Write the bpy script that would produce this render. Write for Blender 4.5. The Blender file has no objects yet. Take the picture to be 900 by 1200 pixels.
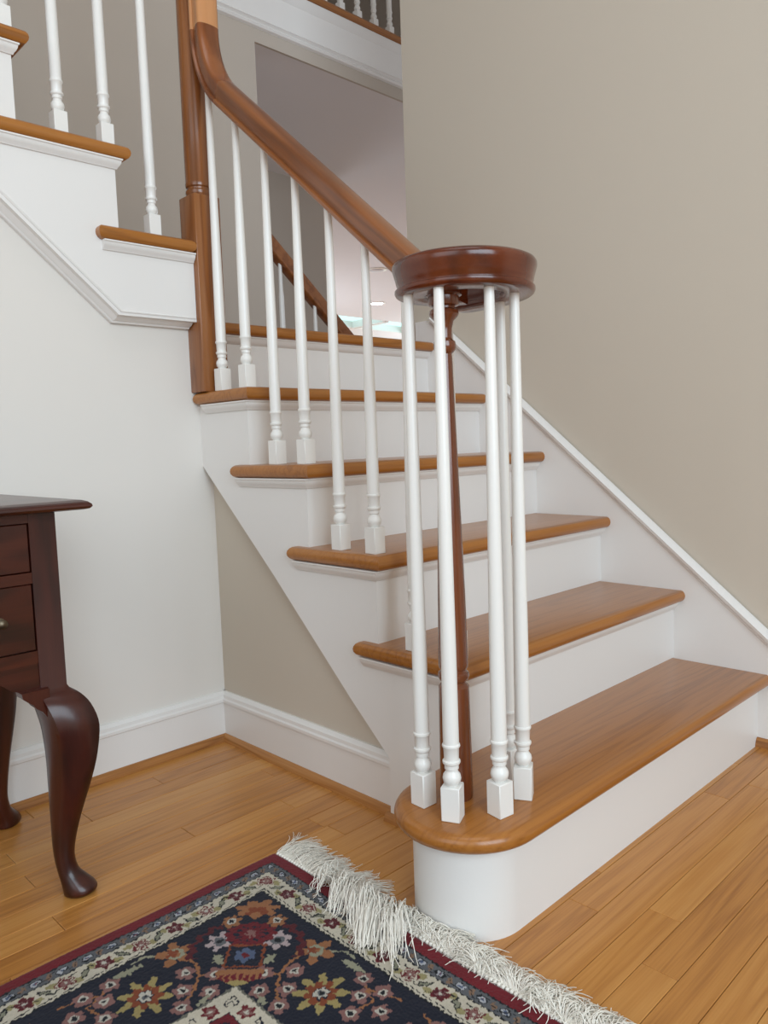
import bpy, bmesh, math, random
import numpy as np
from mathutils import Vector, Matrix
random.seed(7)
rng = np.random.RandomState(5)
SC = bpy.context.scene
COL = SC.collection
PI = math.pi

# ---------------------------------------------------------------- camera
CF = 906.384; CP = Vector((-1.10075, -0.72547, 0.80225))
yaw, pit, rol = -0.770631, -0.0890567, -0.0345429
Fd = Vector((-math.sin(yaw) * math.cos(pit), math.cos(yaw) * math.cos(pit), math.sin(pit)))
Rt = Fd.cross(Vector((0, 0, 1))).normalized(); Up = Rt.cross(Fd)
R2 = Rt * math.cos(rol) + Up * math.sin(rol); U2 = -Rt * math.sin(rol) + Up * math.cos(rol)
cd = bpy.data.cameras.new('camera'); cam = bpy.data.objects.new('camera', cd); COL.objects.link(cam)
cd.sensor_fit = 'HORIZONTAL'; cd.sensor_width = 36; cd.lens = CF * 36 / 900; cd.clip_start = 0.02
M = Matrix((R2, U2, -Fd)).transposed().to_4x4(); M.translation = CP; cam.matrix_world = M
SC.camera = cam

# ---------------------------------------------------------------- light, exposure
SC.view_settings.view_transform = 'Standard'; SC.view_settings.look = 'None'
SC.view_settings.exposure = 0.25; SC.view_settings.gamma = 1.0
SC.view_settings.use_curve_mapping = False
wd = bpy.data.worlds.new('world'); SC.world = wd; wd.use_nodes = True
wd.node_tree.nodes['Background'].inputs[0].default_value = (0.95, 0.96, 1.0, 1)
wd.node_tree.nodes['Background'].inputs[1].default_value = 0.40
def area(name, loc, tgt, sx, sy, power, color):
    l = bpy.data.lights.new(name, 'AREA'); l.shape = 'RECTANGLE'; l.size = sx; l.size_y = sy
    l.energy = power; l.color = color
    o = bpy.data.objects.new(name, l); COL.objects.link(o); o.location = loc
    o.rotation_euler = (Vector(tgt) - Vector(loc)).to_track_quat('-Z', 'Y').to_euler(); return o
area('window_light_front', (-1.5, -3.3, 1.95), (-0.6, 1.0, 1.2), 2.6, 2.4, 104, (0.72, 0.88, 1.0))
area('window_light_side', (-3.3, -0.7, 1.9), (0.5, 0.2, 1.1), 2.2, 2.3, 24, (0.88, 0.94, 1.0))
area('hall_fill_light', (-1.2, -0.9, 4.7), (-1.0, -0.6, 0), 2.4, 2.4, 20, (0.95, 0.97, 1.0))  # added fill from overhead for the upper parts, no fitting there
area('family_room_side_fill', (8.9, 6.4, 1.3), (4.5, 5.6, 2.0), 2.6, 1.8, 110, (0.74, 0.88, 1.0))  # unseen fill added to brighten the far room's ceiling and end wall
area('family_room_ceiling_fill', (3.3, 7.2, 1.0), (3.9, 4.8, 2.45), 2.0, 1.6, 60, (0.76, 0.88, 1.0))  # added fill, hidden behind the wall piece and aimed up at the ceiling

# ---------------------------------------------------------------- materials
def s2l(c):
    return tuple(((x / 255) / 12.92 if x / 255 <= .04045 else ((x / 255 + .055) / 1.055) ** 2.4) for x in c) + (1,)
def newmat(name):
    m = bpy.data.materials.new(name); m.use_nodes = True
    nt = m.node_tree; b = nt.nodes['Principled BSDF']; return m, nt, b
def paint(name, rgb, rough=.4, bump=.02, scale=60, spec=.5):
    m, nt, b = newmat(name); N = nt.nodes; L = nt.links
    b.inputs['Base Color'].default_value = s2l(rgb); b.inputs['Roughness'].default_value = rough
    b.inputs['Specular IOR Level'].default_value = spec
    tc = N.new('ShaderNodeTexCoord'); n = N.new('ShaderNodeTexNoise'); n.inputs['Scale'].default_value = scale
    n.inputs['Detail'].default_value = 4
    bp = N.new('ShaderNodeBump'); bp.inputs['Strength'].default_value = bump * 5; bp.inputs['Distance'].default_value = .002
    L.new(tc.outputs['Object'], n.inputs['Vector']); L.new(n.outputs['Fac'], bp.inputs['Height']); L.new(bp.outputs[0], b.inputs['Normal'])
    return m
def wood(name, dark, mid, light, axis='X', rough=.3, coat=.3, across=14, rings=9, ringw=.5, tone=.25, fine=.35, along=1.2, finescale=260, rot=0, blotch=.8):
    """Contour-line grain: sine of a stretched noise gives long rings and cathedrals; per-object random tone and offset."""
    m, nt, b = newmat(name); N = nt.nodes; L = nt.links
    def n(t, **k):
        x = N.new(t)
        for a, v in k.items(): setattr(x, a, v)
        return x
    def mth(op, a, c=None, clamp=False):
        x = n('ShaderNodeMath', operation=op, use_clamp=clamp)
        for i, v in enumerate((a, c)):
            if v is None: continue
            if hasattr(v, 'type'): L.new(v, x.inputs[i])
            else: x.inputs[i].default_value = v
        return x.outputs[0]
    tc0 = n('ShaderNodeTexCoord'); oi = n('ShaderNodeObjectInfo')
    tc = n('ShaderNodeVectorRotate', rotation_type='X_AXIS'); tc.inputs['Angle'].default_value = rot; L.new(tc0.outputs['Object'], tc.inputs['Vector'])
    mp = n('ShaderNodeMapping'); sc = [across, across, across]; sc['XYZ'.index(axis)] = along
    mp.inputs['Scale'].default_value = sc
    L.new(tc.outputs[0], mp.inputs['Vector'])
    off = mth('MULTIPLY', oi.outputs['Random'], 53.0)
    cx = n('ShaderNodeCombineXYZ')
    for i in range(3): L.new(off, cx.inputs[i])
    ad = n('ShaderNodeVectorMath', operation='ADD'); L.new(mp.outputs[0], ad.inputs[0]); L.new(cx.outputs[0], ad.inputs[1])
    a = n('ShaderNodeTexNoise'); a.inputs['Scale'].default_value = 1; a.inputs['Detail'].default_value = 2.5; a.inputs['Roughness'].default_value = .45
    L.new(ad.outputs[0], a.inputs['Vector'])
    sn = mth('SINE', mth('MULTIPLY', a.outputs['Fac'], rings * 6.283)); ring = mth('MULTIPLY', mth('ADD', sn, 1.0), .5)
    ring = mth('POWER', ring, 2.2)
    mp2 = n('ShaderNodeMapping'); sc = [finescale] * 3; sc['XYZ'.index(axis)] = finescale / 45
    mp2.inputs['Scale'].default_value = sc; L.new(tc.outputs[0], mp2.inputs['Vector'])
    f = n('ShaderNodeTexNoise'); f.inputs['Scale'].default_value = 1; f.inputs['Detail'].default_value = 3; L.new(mp2.outputs[0], f.inputs['Vector'])
    lo = n('ShaderNodeTexNoise'); lo.inputs['Scale'].default_value = .35; L.new(ad.outputs[0], lo.inputs['Vector'])
    v = mth('ADD', mth('MULTIPLY', ring, -ringw), .62)
    v = mth('ADD', v, mth('MULTIPLY', mth('SUBTRACT', f.outputs['Fac'], .5), fine * 2))
    v = mth('ADD', v, mth('MULTIPLY', mth('SUBTRACT', lo.outputs['Fac'], .5), blotch))
    v = mth('ADD', v, mth('MULTIPLY', mth('SUBTRACT', oi.outputs['Random'], .5), tone * 2), True)
    r = n('ShaderNodeValToRGB'); L.new(v, r.inputs[0]); e = r.color_ramp.elements
    e[0].position = 0; e[0].color = s2l(dark); e[1].position = 1; e[1].color = s2l(light)
    k = e.new(.5); k.color = s2l(mid)
    L.new(r.outputs[0], b.inputs['Base Color'])
    b.inputs['Specular IOR Level'].default_value = .4
    b.inputs['Roughness'].default_value = rough; b.inputs['Coat Weight'].default_value = coat; b.inputs['Coat Roughness'].default_value = .18
    bp = n('ShaderNodeBump'); bp.inputs['Strength'].default_value = .12; bp.inputs['Distance'].default_value = .001
    L.new(f.outputs['Fac'], bp.inputs['Height']); L.new(bp.outputs[0], b.inputs['Normal'])
    return m
def emit(name, rgb, s):
    m, nt, b = newmat(name); b.inputs['Base Color'].default_value = (0, 0, 0, 1)
    b.inputs['Emission Color'].default_value = s2l(rgb); b.inputs['Emission Strength'].default_value = s; return m

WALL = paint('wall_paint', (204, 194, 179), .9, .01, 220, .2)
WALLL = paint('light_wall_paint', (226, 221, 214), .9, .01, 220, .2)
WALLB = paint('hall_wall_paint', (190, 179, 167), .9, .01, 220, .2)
CEIL = paint('ceiling_paint', (226, 222, 222), .95, .01, 200, .2)
WHITE = paint('white_trim_paint', (232, 229, 225), .36, .02, 90)
WHITEB = paint('white_baluster_enamel', (236, 234, 229), .28, .01, 90)
OAKF = wood('oak_floor', (142, 86, 34), (186, 126, 60), (206, 150, 82), 'X', .33, .25, across=13, rings=9, ringw=.20, tone=.17, fine=.34, along=.8, blotch=.45)
OAKT = wood('oak_tread', (116, 66, 20), (162, 102, 42), (178, 118, 54), 'X', .32, .3, across=16, rings=9, ringw=.2, tone=.06, fine=.3, along=.8)
OAKTY = wood('oak_tread_cross', (116, 66, 20), (162, 102, 42), (178, 118, 54), 'Y', .32, .3, across=16, rings=9, ringw=.2, tone=.06, fine=.3, along=.8)
OAKSH = wood('oak_shoe', (120, 72, 32), (168, 112, 58), (190, 136, 78), 'X', .4, .1, across=20, rings=8, ringw=.25, tone=.15)
OAKSHY = wood('oak_shoe_cross', (120, 72, 32), (168, 112, 58), (190, 136, 78), 'Y', .4, .1, across=20, rings=8, ringw=.25, tone=.15)
RAIL = wood('rail_maple', (90, 48, 22), (138, 82, 42), (164, 106, 60), 'Y', .3, .4, across=22, rings=3, ringw=.3, tone=.02, fine=.14, along=1.6, rot=-.709)
RAILL = wood('rail_light_maple', (160, 100, 56), (192, 132, 84), (212, 156, 106), 'Z', .28, .5, across=18, rings=5, ringw=.2, tone=.02, fine=.15, along=2)
GOOSE = wood('gooseneck_mahogany', (84, 42, 18), (136, 76, 36), (162, 100, 54), 'Z', .26, .45, across=10, rings=4, ringw=.35, tone=.02, fine=.1, along=4)
VOL = wood('volute_mahogany', (50, 18, 8), (94, 40, 17), (126, 62, 28), 'X', .22, .45, across=6, rings=5, ringw=.3, tone=.02, fine=.1, along=3)
NEWEL = wood('newel_maple', (92, 50, 22), (136, 82, 42), (160, 104, 58), 'Z', .26, .5, across=16, rings=6, ringw=.3, tone=.02, fine=.2, along=1.6)
POST = wood('post_mahogany', (84, 40, 20), (116, 60, 32), (138, 78, 44), 'Z', .22, .6, across=14, rings=5, ringw=.25, tone=.02, fine=.15, along=1.5)
MAHO = wood('table_mahogany', (30, 11, 7), (62, 23, 13), (86, 36, 20), 'X', .32, .35, across=9, rings=6, ringw=.35, tone=.05, fine=.15, along=2)
MAHOZ = wood('table_mahogany_upright', (30, 11, 7), (60, 22, 13), (84, 34, 19), 'Z', .34, .3, across=9, rings=6, ringw=.35, tone=.03, fine=.15, along=2)
BRASS, _nt, _b = newmat('aged_brass'); _b.inputs['Base Color'].default_value = s2l((104, 92, 76)); _b.inputs['Metallic'].default_value = 1; _b.inputs['Roughness'].default_value = .4
DARKP = paint('dark_plug', (50, 26, 16), .5)
LAMP = emit('lamp_lens', (255, 246, 236), 9)
LAMPOFF = paint('unlit_lens', (205, 202, 205), .5)
SKYP = emit('skylight_pane', (190, 240, 238), 1.25)

# ---------------------------------------------------------------- object helpers
def mk(name, v, f, mat, parent=None, smooth=None):
    me = bpy.data.meshes.new(name); me.from_pydata([tuple(map(float, p)) for p in v], [], f); me.validate(); me.update()
    bm = bmesh.new(); bm.from_mesh(me); bmesh.ops.recalc_face_normals(bm, faces=bm.faces); bm.to_mesh(me); bm.free()
    if smooth:
        me.polygons.foreach_set('use_smooth', [True] * len(me.polygons)); me.set_sharp_from_angle(angle=math.radians(smooth))
    me.materials.append(mat)
    return link(name, me, parent)
def link(name, me, parent=None, loc=None, rotz=0):
    o = bpy.data.objects.new(name, me); COL.objects.link(o)
    if loc is not None: o.location = loc
    o.rotation_euler.z = rotz
    if parent is not None:
        bpy.context.view_layer.update() if False else None
        o.parent = parent; o.matrix_parent_inverse = Matrix.LocRotScale(parent.location, parent.rotation_euler, None).inverted()
    return o
def thing(name, label, cat, loc=(0, 0, 0), group=None):
    o = bpy.data.objects.new(name, None); COL.objects.link(o); o.location = loc; o.empty_display_size = .05
    return tag(o, label, cat, group)
def tag(o, label=None, cat=None, group=None, kind=None):
    for k, x in (('label', label), ('category', cat), ('group', group), ('kind', kind)):
        if x: o[k] = x
    return o
def struct(o, label=None, cat=None):
    return tag(o, label, cat, None, 'structure')
def cat_(*parts):
    V = []; F = []
    for v, f in parts:
        n = len(V); V += list(v); F += [[i + n for i in q] for q in f]
    return V, F
def box(x0, x1, y0, y1, z0, z1, bev=0, seg=1):
    v = [(x, y, z) for x in (x0, x1) for y in (y0, y1) for z in (z0, z1)]
    f = [[0, 1, 3, 2], [4, 6, 7, 5], [0, 4, 5, 1], [2, 3, 7, 6], [0, 2, 6, 4], [1, 5, 7, 3]]
    if bev:
        bm = bmesh.new(); bv = [bm.verts.new(p) for p in v]
        for q in f: bm.faces.new([bv[i] for i in q])
        bmesh.ops.bevel(bm, geom=list(bm.edges), offset=bev, segments=seg, affect='EDGES', profile=.5)
        bm.verts.index_update(); v = [tuple(a.co) for a in bm.verts]; f = [[a.index for a in q.verts] for q in bm.faces]; bm.free()
    return v, f
def prism(poly, a0, a1, axis='X'):
    """poly in the other two axes (YZ for X, XZ for Y, XY for Z)"""
    P = {'X': lambda p, a: (a, p[0], p[1]), 'Y': lambda p, a: (p[0], a, p[1]), 'Z': lambda p, a: (p[0], p[1], a)}[axis]
    n = len(poly); v = [P(p, a0) for p in poly] + [P(p, a1) for p in poly]
    f = [list(range(n)), list(range(2 * n - 1, n - 1, -1))] + [[i, (i + 1) % n, n + (i + 1) % n, n + i] for i in range(n)]
    return v, f
def lathe(prof, seg=20, c=(0, 0, 0)):
    v = []; f = []
    for z, r in prof:
        for i in range(seg):
            a = 2 * PI * i / seg; v.append((c[0] + r * math.cos(a), c[1] + r * math.sin(a), c[2] + z))
    for j in range(len(prof) - 1):
        for i in range(seg):
            k = (i + 1) % seg; f.append([j * seg + i, j * seg + k, (j + 1) * seg + k, (j + 1) * seg + i])
    f.append(list(range(seg))[::-1]); f.append([(len(prof) - 1) * seg + i for i in range(seg)])
    return v, f
def sweep(path, prof, cap=True, closed=True):
    """path: list of (point, side, up); prof: list of (s, u), closed loop"""
    v = []; f = []; n = len(prof)
    for P, S, Uv in path:
        for s, u in prof: v.append(tuple(Vector(P) + Vector(S) * s + Vector(Uv) * u))
    for j in range(len(path) - 1):
        for i in range(n):
            k = (i + 1) % n; f.append([j * n + i, j * n + k, (j + 1) * n + k, (j + 1) * n + i])
    if cap: f.append(list(range(n))); f.append([(len(path) - 1) * n + i for i in range(n)][::-1])
    return v, f
def inset(poly, d):
    n = len(poly); out = []
    A = sum(poly[i][0] * poly[(i + 1) % n][1] - poly[(i + 1) % n][0] * poly[i][1] for i in range(n)); sg = 1 if A > 0 else -1
    for i in range(n):
        p = Vector(poly[i - 1]); q = Vector(poly[i]); r = Vector(poly[(i + 1) % n])
        e1 = (q - p).normalized(); e2 = (r - q).normalized()
        n1 = Vector((-e1.y, e1.x)) * sg; n2 = Vector((-e2.y, e2.x)) * sg
        m = (n1 + n2); L = m.length
        m = m / L if L > 1e-6 else n1
        c = max(.35, m.dot(n1)); w = q + m * (d / c); out.append((w.x, w.y))
    return out
def slab(poly, z0, z1, r=None, seg=6):
    """board with a round nosing all the way round"""
    t = z1 - z0; h = t / 2; r = r or h; n = len(poly); v = []; f = []
    for j in range(seg + 1):
        a = -PI / 2 + PI * j / seg
        ins = r * (1 - math.cos(a)); z = (z0 + z1) / 2 + h * math.sin(a)
        v += [(x, y, z) for x, y in inset(poly, ins)]
    for j in range(seg):
        for i in range(n):
            k = (i + 1) % n; f.append([j * n + i, j * n + k, (j + 1) * n + k, (j + 1) * n + i])
    f.append(list(range(n))[::-1]); f.append([seg * n + i for i in range(n)])
    return v, f

# ---------------------------------------------------------------- stair numbers (metres)
h = .19; g = .2195; W = .903; n_ = .0326; s_ = .022; t_ = .0325; e_ = .058
YL = 1.098          # left wall plane
XU = .030           # wall under the flight
XR = .920           # right wall plane
YB = 1.985          # back wall plane
Yk = lambda k: (k - 1) * g

# ================================================================ SETTING
# ---- floor: strip boards laid along X, each its own part
fl = struct(mk('floor', *box(-3.4, XR, -3.4, YL + .02, -.06, -.012), OAKF), 'honey oak strip floor with narrow boards')
rows = []
y = YL + .02; ws = .0572
plank_meshes = {}
def plank_mesh(L):
    key = round(L, 3)
    if key not in plank_meshes:
        v, f = box(0.0004, L - .0004, .0004, ws - .0004, -.012, 0, .0009)
        me = bpy.data.meshes.new('plank'); me.from_pydata(v, [], f); me.materials.append(OAKF); plank_meshes[key] = me
    return plank_meshes[key]
npl = 0
y = 1.074 - ws
yr = []
while y > -1.05: yr.append(y); y -= ws
yr = [1.074] + yr
for y in yr:
    x = -1.75 + random.uniform(-.5, 0)
    x_end = XR if y < .35 else .05
    while x < x_end - .001:
        L = random.choice((.38, .46, .55, .64, .76, .9, 1.1))
        if x + L > x_end: L = x_end - x
        if x_end - x - L < .06: L = x_end - x
        if x + L > -1.75:
            link('plank', plank_mesh(L), fl, (x, y, 0)); npl += 1
        x += L
# boards nobody sees from the stair side, joined
V = []; F = []
for i in range(42):
    yy = yr[-1] - (i + 1) * ws
    for k in range(4):
        b = box(-3.4 + k * 1.08 + .0005, -3.4 + (k + 1) * 1.08 - .0005, yy + .0005, yy + ws - .0005, -.012, 0)
        V, F = cat_((V, F), b)
tag(mk('far_planks', V, F, OAKF, fl), kind='stuff')
V = []; F = []
for yy in yr: V, F = cat_((V, F), box(-3.4, -2.26, yy + .0005, yy + ws - .0005, -.012, 0))
tag(mk('side_planks', V, F, OAKF, fl), kind='stuff')

# ---- walls
zc = 4.9
# left wall: polygon below the upper flight, its top edge follows the stringer
lw = [(-3.4, 0), (XU, 0), (XU, 1.15), (-.225, 1.15), (-3.4, 1.15 + .87 * 3.175)]
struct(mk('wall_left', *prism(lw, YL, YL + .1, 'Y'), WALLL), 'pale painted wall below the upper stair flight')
us = [(.40, 0), (YL + .0, 0), (YL + .0, .80), (.40, .17)]
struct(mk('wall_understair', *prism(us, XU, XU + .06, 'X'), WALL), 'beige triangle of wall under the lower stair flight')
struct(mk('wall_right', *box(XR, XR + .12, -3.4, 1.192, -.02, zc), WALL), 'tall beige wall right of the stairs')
# back wall with the opening to the family room
JX = .885; OT = 2.457
bw = cat_(box(-3.4, JX, YB, YB + .12, 0, 2.70), box(JX, 3.6, YB, YB + .012, OT, 2.70), box(JX, 3.6, YB + .012, YB + .12, OT + .09, 2.70))
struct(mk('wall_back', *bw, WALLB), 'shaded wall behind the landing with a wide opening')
struct(mk('wall_side', *cat_(box(-3.52, -3.4, -3.4, -1.9, 0, zc), box(-3.52, -3.4, .5, 4.6, 0, zc), box(-3.52, -3.4, -1.9, .5, 0, .7), box(-3.52, -3.4, -1.9, .5, 3.1, zc)), WALL), 'wall far left of the viewer around a window opening')
struct(mk('wall_front', *cat_(box(-3.4, -2.9, -3.52, -3.4, 0, zc), box(-.1, XR, -3.52, -3.4, 0, zc), box(-2.9, -.1, -3.52, -3.4, 0, .7), box(-2.9, -.1, -3.52, -3.4, 3.2, zc)), WALL), 'wall behind the viewer around a window opening')
struct(mk('ceiling', *box(-3.4, 3.7, -3.4, 5.2, zc, zc + .1), CEIL), 'high hall ceiling')
# upper hall beyond the balcony
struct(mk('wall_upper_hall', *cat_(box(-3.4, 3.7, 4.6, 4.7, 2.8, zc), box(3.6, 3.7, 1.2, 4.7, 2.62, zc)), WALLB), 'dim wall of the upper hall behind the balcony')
struct(mk('floor_upper_hall', *box(-3.4, 3.6, YB + .12, 4.6, 2.60, 2.70), CEIL), 'floor of the upper hall')

# balcony edge: white fascia with bead mouldings and an oak nosing
fa = [(YB, 2.512), (YB - .012, 2.516), (YB - .017, 2.524), (YB - .010, 2.531), (YB - .022, 2.540), (YB - .014, 2.548), (YB - .012, 2.660),
      (YB - .018, 2.666), (YB - .026, 2.690), (YB - .030, 2.698), (YB, 2.698)]
struct(mk('trim_1', *prism(fa, -.2, 3.6, 'X'), WHITE, None, 30), 'white moulded fascia under the balcony edge')
nz = [(YB - .032, 2.700), (YB - .044, 2.706), (YB - .048, 2.715), (YB - .044, 2.724), (YB - .034, 2.729), (YB + .12, 2.729), (YB + .12, 2.700)]
struct(mk('trim_2', *prism(nz, -.2, 3.6, 'X'), OAKT, None, 40), 'oak nosing along the balcony edge')

# baseboards: flat board with a moulded top
def bb_prof(hh=.135, d=.017):
    return [(0, 0), (d * .75, 0), (d * .75, hh - .030), (d, hh - .027), (d, hh - .020), (d * .82, hh - .016), (d * .78, hh - .008), (d * .42, hh - .002), (d * .3, hh), (0, hh)]
bp_ = bb_prof()
v, f = sweep([((-3.4, YL, 0), (0, -1, 0), (0, 0, 1)), ((XU - .0, YL, 0), (0, -1, 0), (0, 0, 1))], bp_)
struct(mk('baseboard_left', v, f, WHITE, None, 25), 'white baseboard under the left wall')
v, f = sweep([((XU, YL, 0), (-1, 0, 0), (0, 0, 1)), ((XU, .418, 0), (-1, 0, 0), (0, 0, 1))], bp_)
struct(mk('baseboard_understair', v, f, WHITE, None, 25), 'white baseboard below the stair side')
v, f = sweep([((XR, -.19, 0), (-1, 0, 0), (0, 0, 1)), ((XR, -3.4, 0), (-1, 0, 0), (0, 0, 1))], bp_)
struct(mk('baseboard_right', v, f, WHITE, None, 25), 'white baseboard of the right wall')
def quarter(r=.019, w=.013):
    return [(0, 0), (w, 0)] + [(w * math.cos(a), r * math.sin(a)) for a in (.35, .7, 1.05, 1.35)] + [(0, r)]
bd = .0127
v, f = sweep([((-3.4, YL - bd, 0), (0, -1, 0), (0, 0, 1)), ((XU - bd, YL - bd, 0), (0, -1, 0), (0, 0, 1))], quarter())
struct(mk('trim_3', v, f, OAKSH, None, 50), 'oak shoe moulding at the foot of the left wall')
v, f = sweep([((XU - bd, YL - bd, 0), (-1, 0, 0), (0, 0, 1)), ((XU - bd, .425, 0), (-1, 0, 0), (0, 0, 1))], quarter())
struct(mk('trim_4', v, f, OAKSHY, None, 50), 'oak shoe moulding below the stair side')
v, f = sweep([((.0, .428, 0), (-1, 0, 0), (0, 0, 1)), ((.0, .20, 0), (-1, 0, 0), (0, 0, 1))], quarter(.016, .014))
struct(mk('trim_5', v, f, OAKSHY, None, 50), 'short oak shoe moulding behind the rounded step')
v, f = sweep([((W, -.001, 0), (-1, 0, 0), (0, 0, 1)), ((W, -3.4, 0), (-1, 0, 0), (0, 0, 1))], quarter(.022, .014))
struct(mk('trim_6', v, f, OAKSHY, None, 50), 'oak shoe moulding at the foot of the right wall')

# ================================================================ LOWER STAIRCASE
st = thing('staircase', 'lower stair flight of six oak treads and white risers, its bottom step rounded', 'staircase', (.45, .0, 0))
# bullnose first step
bc = (-.122, .097); br = .130
def bull(front, back, cx, cy, r, xend, nseg=24):
    pts = [(xend, front), (xend, back)]
    pts.append((.02, back)) if back > cy + r * .999 else None
    for i in range(nseg + 1):
        a = PI / 2 + PI * i / nseg
        pts.append((cx + r * math.cos(a), cy + r * math.sin(a)))
    return pts
tp = bull(bc[1] - br - .002, bc[1] + br + .002, bc[0], bc[1], br, W + .008)
tp = [(W + .008, bc[1] - br), (W + .008, g + .017), (.0, g + .017)] + [(bc[0] + br * math.cos(PI / 2 + PI * i / 28), bc[1] + br * math.sin(PI / 2 + PI * i / 28)) for i in range(29)]
mk('tread', *slab(tp, h - t_, h, None, 8), OAKT, st, 40)
rr = br - .031; 
rp = [(bc[0] + rr * math.cos(PI / 2 + PI * i / 28), bc[1] + rr * math.sin(PI / 2 + PI * i / 28)) for i in range(29)]
rp = rp + [(W, bc[1] - rr), (W, bc[1] - rr + .018), (.0, bc[1] + rr)]
mk('riser', *prism(rp, 0.0, h - t_, 'Z'), WHITE, st, 30)
for k in range(2, 7):
    yk = Yk(k)
    mk('riser', *box(.0205, W, yk, yk + .018, (k - 1) * h, k * h - t_), WHITE, st)
    xs0 = -s_
    if k < 6:
        ye = min(Yk(k + 1) + e_, YL - .02)
        tpoly = [(xs0, yk - n_), (W + .008, yk - n_), (W + .008, Yk(k + 1) + .017), (.0195, Yk(k + 1) + .017), (.0195, ye), (xs0, ye)]
        if k == 5: tpoly = [(xs0, yk - n_), (W + .008, yk - n_), (W + .008, Yk(6) + .017), (xs0, YL - .004)][:3] + [(.0195, Yk(6) + .017), (.0195, YL - .004), (xs0, YL - .004)]
        mk('tread', *slab(tpoly, k * h - t_, k * h, None, 8), OAKT, st, 40)
        # cove under the side return and the front nosing
        zt = k * h - t_
        cove = [(0, 0), (.004, 0), (.006, .004), (.010, .008), (.013, .013), (.014, .0175), (.017, .0195), (.017, .0225), (0, .0225)]
        vv, ff = sweep([((0, ye - .012, zt - .0225), (-1, 0, 0), (0, 0, 1)), ((0, yk, zt - .0225), (-1, -1, 0), (0, 0, 1)), ((W, yk, zt - .0225), (0, -1, 0), (0, 0, 1))], cove)
        mk('cove_molding', vv, ff, WHITE, st, 25)
    else:
        lx = 1.02
        lpoly = [(.07, yk - n_), (W + .008, yk - n_), (W + .008, 1.30), (.07, 1.30)]
        mk('tread', *slab(lpoly, k * h - t_, k * h, None, 8), OAKT, st, 40)
        cove = [(0, 0), (.006, .004), (.010, .008), (.014, .0175), (.017, .0195), (.017, .0225), (0, .0225)]
        vv, ff = sweep([((.06, yk, 6 * h - t_ - .0225), (0, -1, 0), (0, 0, 1)), ((W, yk, 6 * h - t_ - .0225), (0, -1, 0), (0, 0, 1))], cove)
        mk('cove_molding', vv, ff, WHITE, st, 25)
mk('landing', *box(.02, XR + .9, 1.29, YB, 6 * h - .03, 6 * h - .001), OAKT, st)
mk('landing_edge', *box(XR + .002, XR + .9, 1.192, 1.292, 6 * h - .25, 6 * h - .001), WHITE, st)
# white side panel, stepped along the treads, sloped below
sp = []
for k in range(2, 7):
    if k <= 6: sp += [(Yk(k), (k - 1) * h - (t_ if k > 1 else 0)), (Yk(k), k * h - t_)]
sp[0] = (g + .018, 0.0); sp.insert(1, (g + .018, h - t_)); sp[2] = (Yk(2), h - t_) if False else (g + .018, h - t_ + .0001)
poly = [(.215, 0), (.215, h - .0335), (g, h - .0335), (g, 2 * h - t_), (Yk(3), 2 * h - t_), (Yk(3), 3 * h - t_), (Yk(4), 3 * h - t_), (Yk(4), 4 * h - t_),
        (Yk(5), 4 * h - t_), (Yk(5), 5 * h - t_), (YL, 5 * h - t_), (YL, .757), (.80, .490), (.537, .243), (.419, .138), (.419, 0)]
# the panel is cut into quads by hand because its outline is concave
def panel(poly_top, poly_bot, x0, x1):
    """vertical strips between a top and a bottom polyline given as functions"""
    ys = sorted(set([p[0] for p in poly_top] + [p[0] for p in poly_bot]))
    parts = []
    def val(pl, y, side):
        for i in range(len(pl) - 1):
            a, b = pl[i], pl[i + 1]
            if b[0] == a[0]: continue
            if side > 0 and a[0] <= y < b[0] or side < 0 and a[0] < y <= b[0]:
                return a[1] + (b[1] - a[1]) * (y - a[0]) / (b[0] - a[0])
        return pl[-1][1] if y >= pl[-1][0] else pl[0][1]
    for a, b in zip(ys[:-1], ys[1:]):
        q = [(a, val(poly_bot, a, 1)), (b, val(poly_bot, b, -1)), (b, val(poly_top, b, -1)), (a, val(poly_top, a, 1))]
        parts.append(prism(q, x0, x1, 'X'))
    return cat_(*parts)
top = [(.20, h - t_), (Yk(2), h - t_), (Yk(2), 2 * h - t_), (Yk(3), 2 * h - t_), (Yk(3), 3 * h - t_), (Yk(4), 3 * h - t_), (Yk(4), 4 * h - t_),
       (Yk(5), 4 * h - t_), (Yk(5), 5 * h - t_), (YL, 5 * h - t_)]
bot = [(.20, 0), (.419, 0), (.419, .138), (.537, .243), (.80, .490), (YL, .757)]
mk('side_panel', *panel(top, bot, 0, .0205), WHITE, st)
# skirt board on the right wall with its sloping cap
sl = .85
zl = lambda y: .258 + sl * (y + .026)
sk = [(-.196, 0), (1.15, .0), (1.15, zl(1.10)), (1.10, zl(1.10)), (-.17, zl(-.17)), (-.196, .113)]
mk('skirt_board', *prism(sk, W, XR - .0003, 'X'), WHITE, st)
d = Vector((0, 1, sl)).normalized(); up = Vector((0, -sl, 1)).normalized()
cp = [(0, -.006), (.010, -.004), (.013, .002), (.011, .006), (.021, .010), (.023, .017), (.016, .021), (.008, .025), (0, .026)]
cp = [(a * 1.1, -.006 + (b + .006) * 1.12) for a, b in cp]
vv, ff = sweep([((W + .013, -.19, zl(-.19)), (-1, 0, 0), up), ((W + .013, 1.088, zl(1.088)), (-1, 0, 0), up)], cp)
mk('skirt_cap', vv, ff, WHITE, st, 25)

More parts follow.
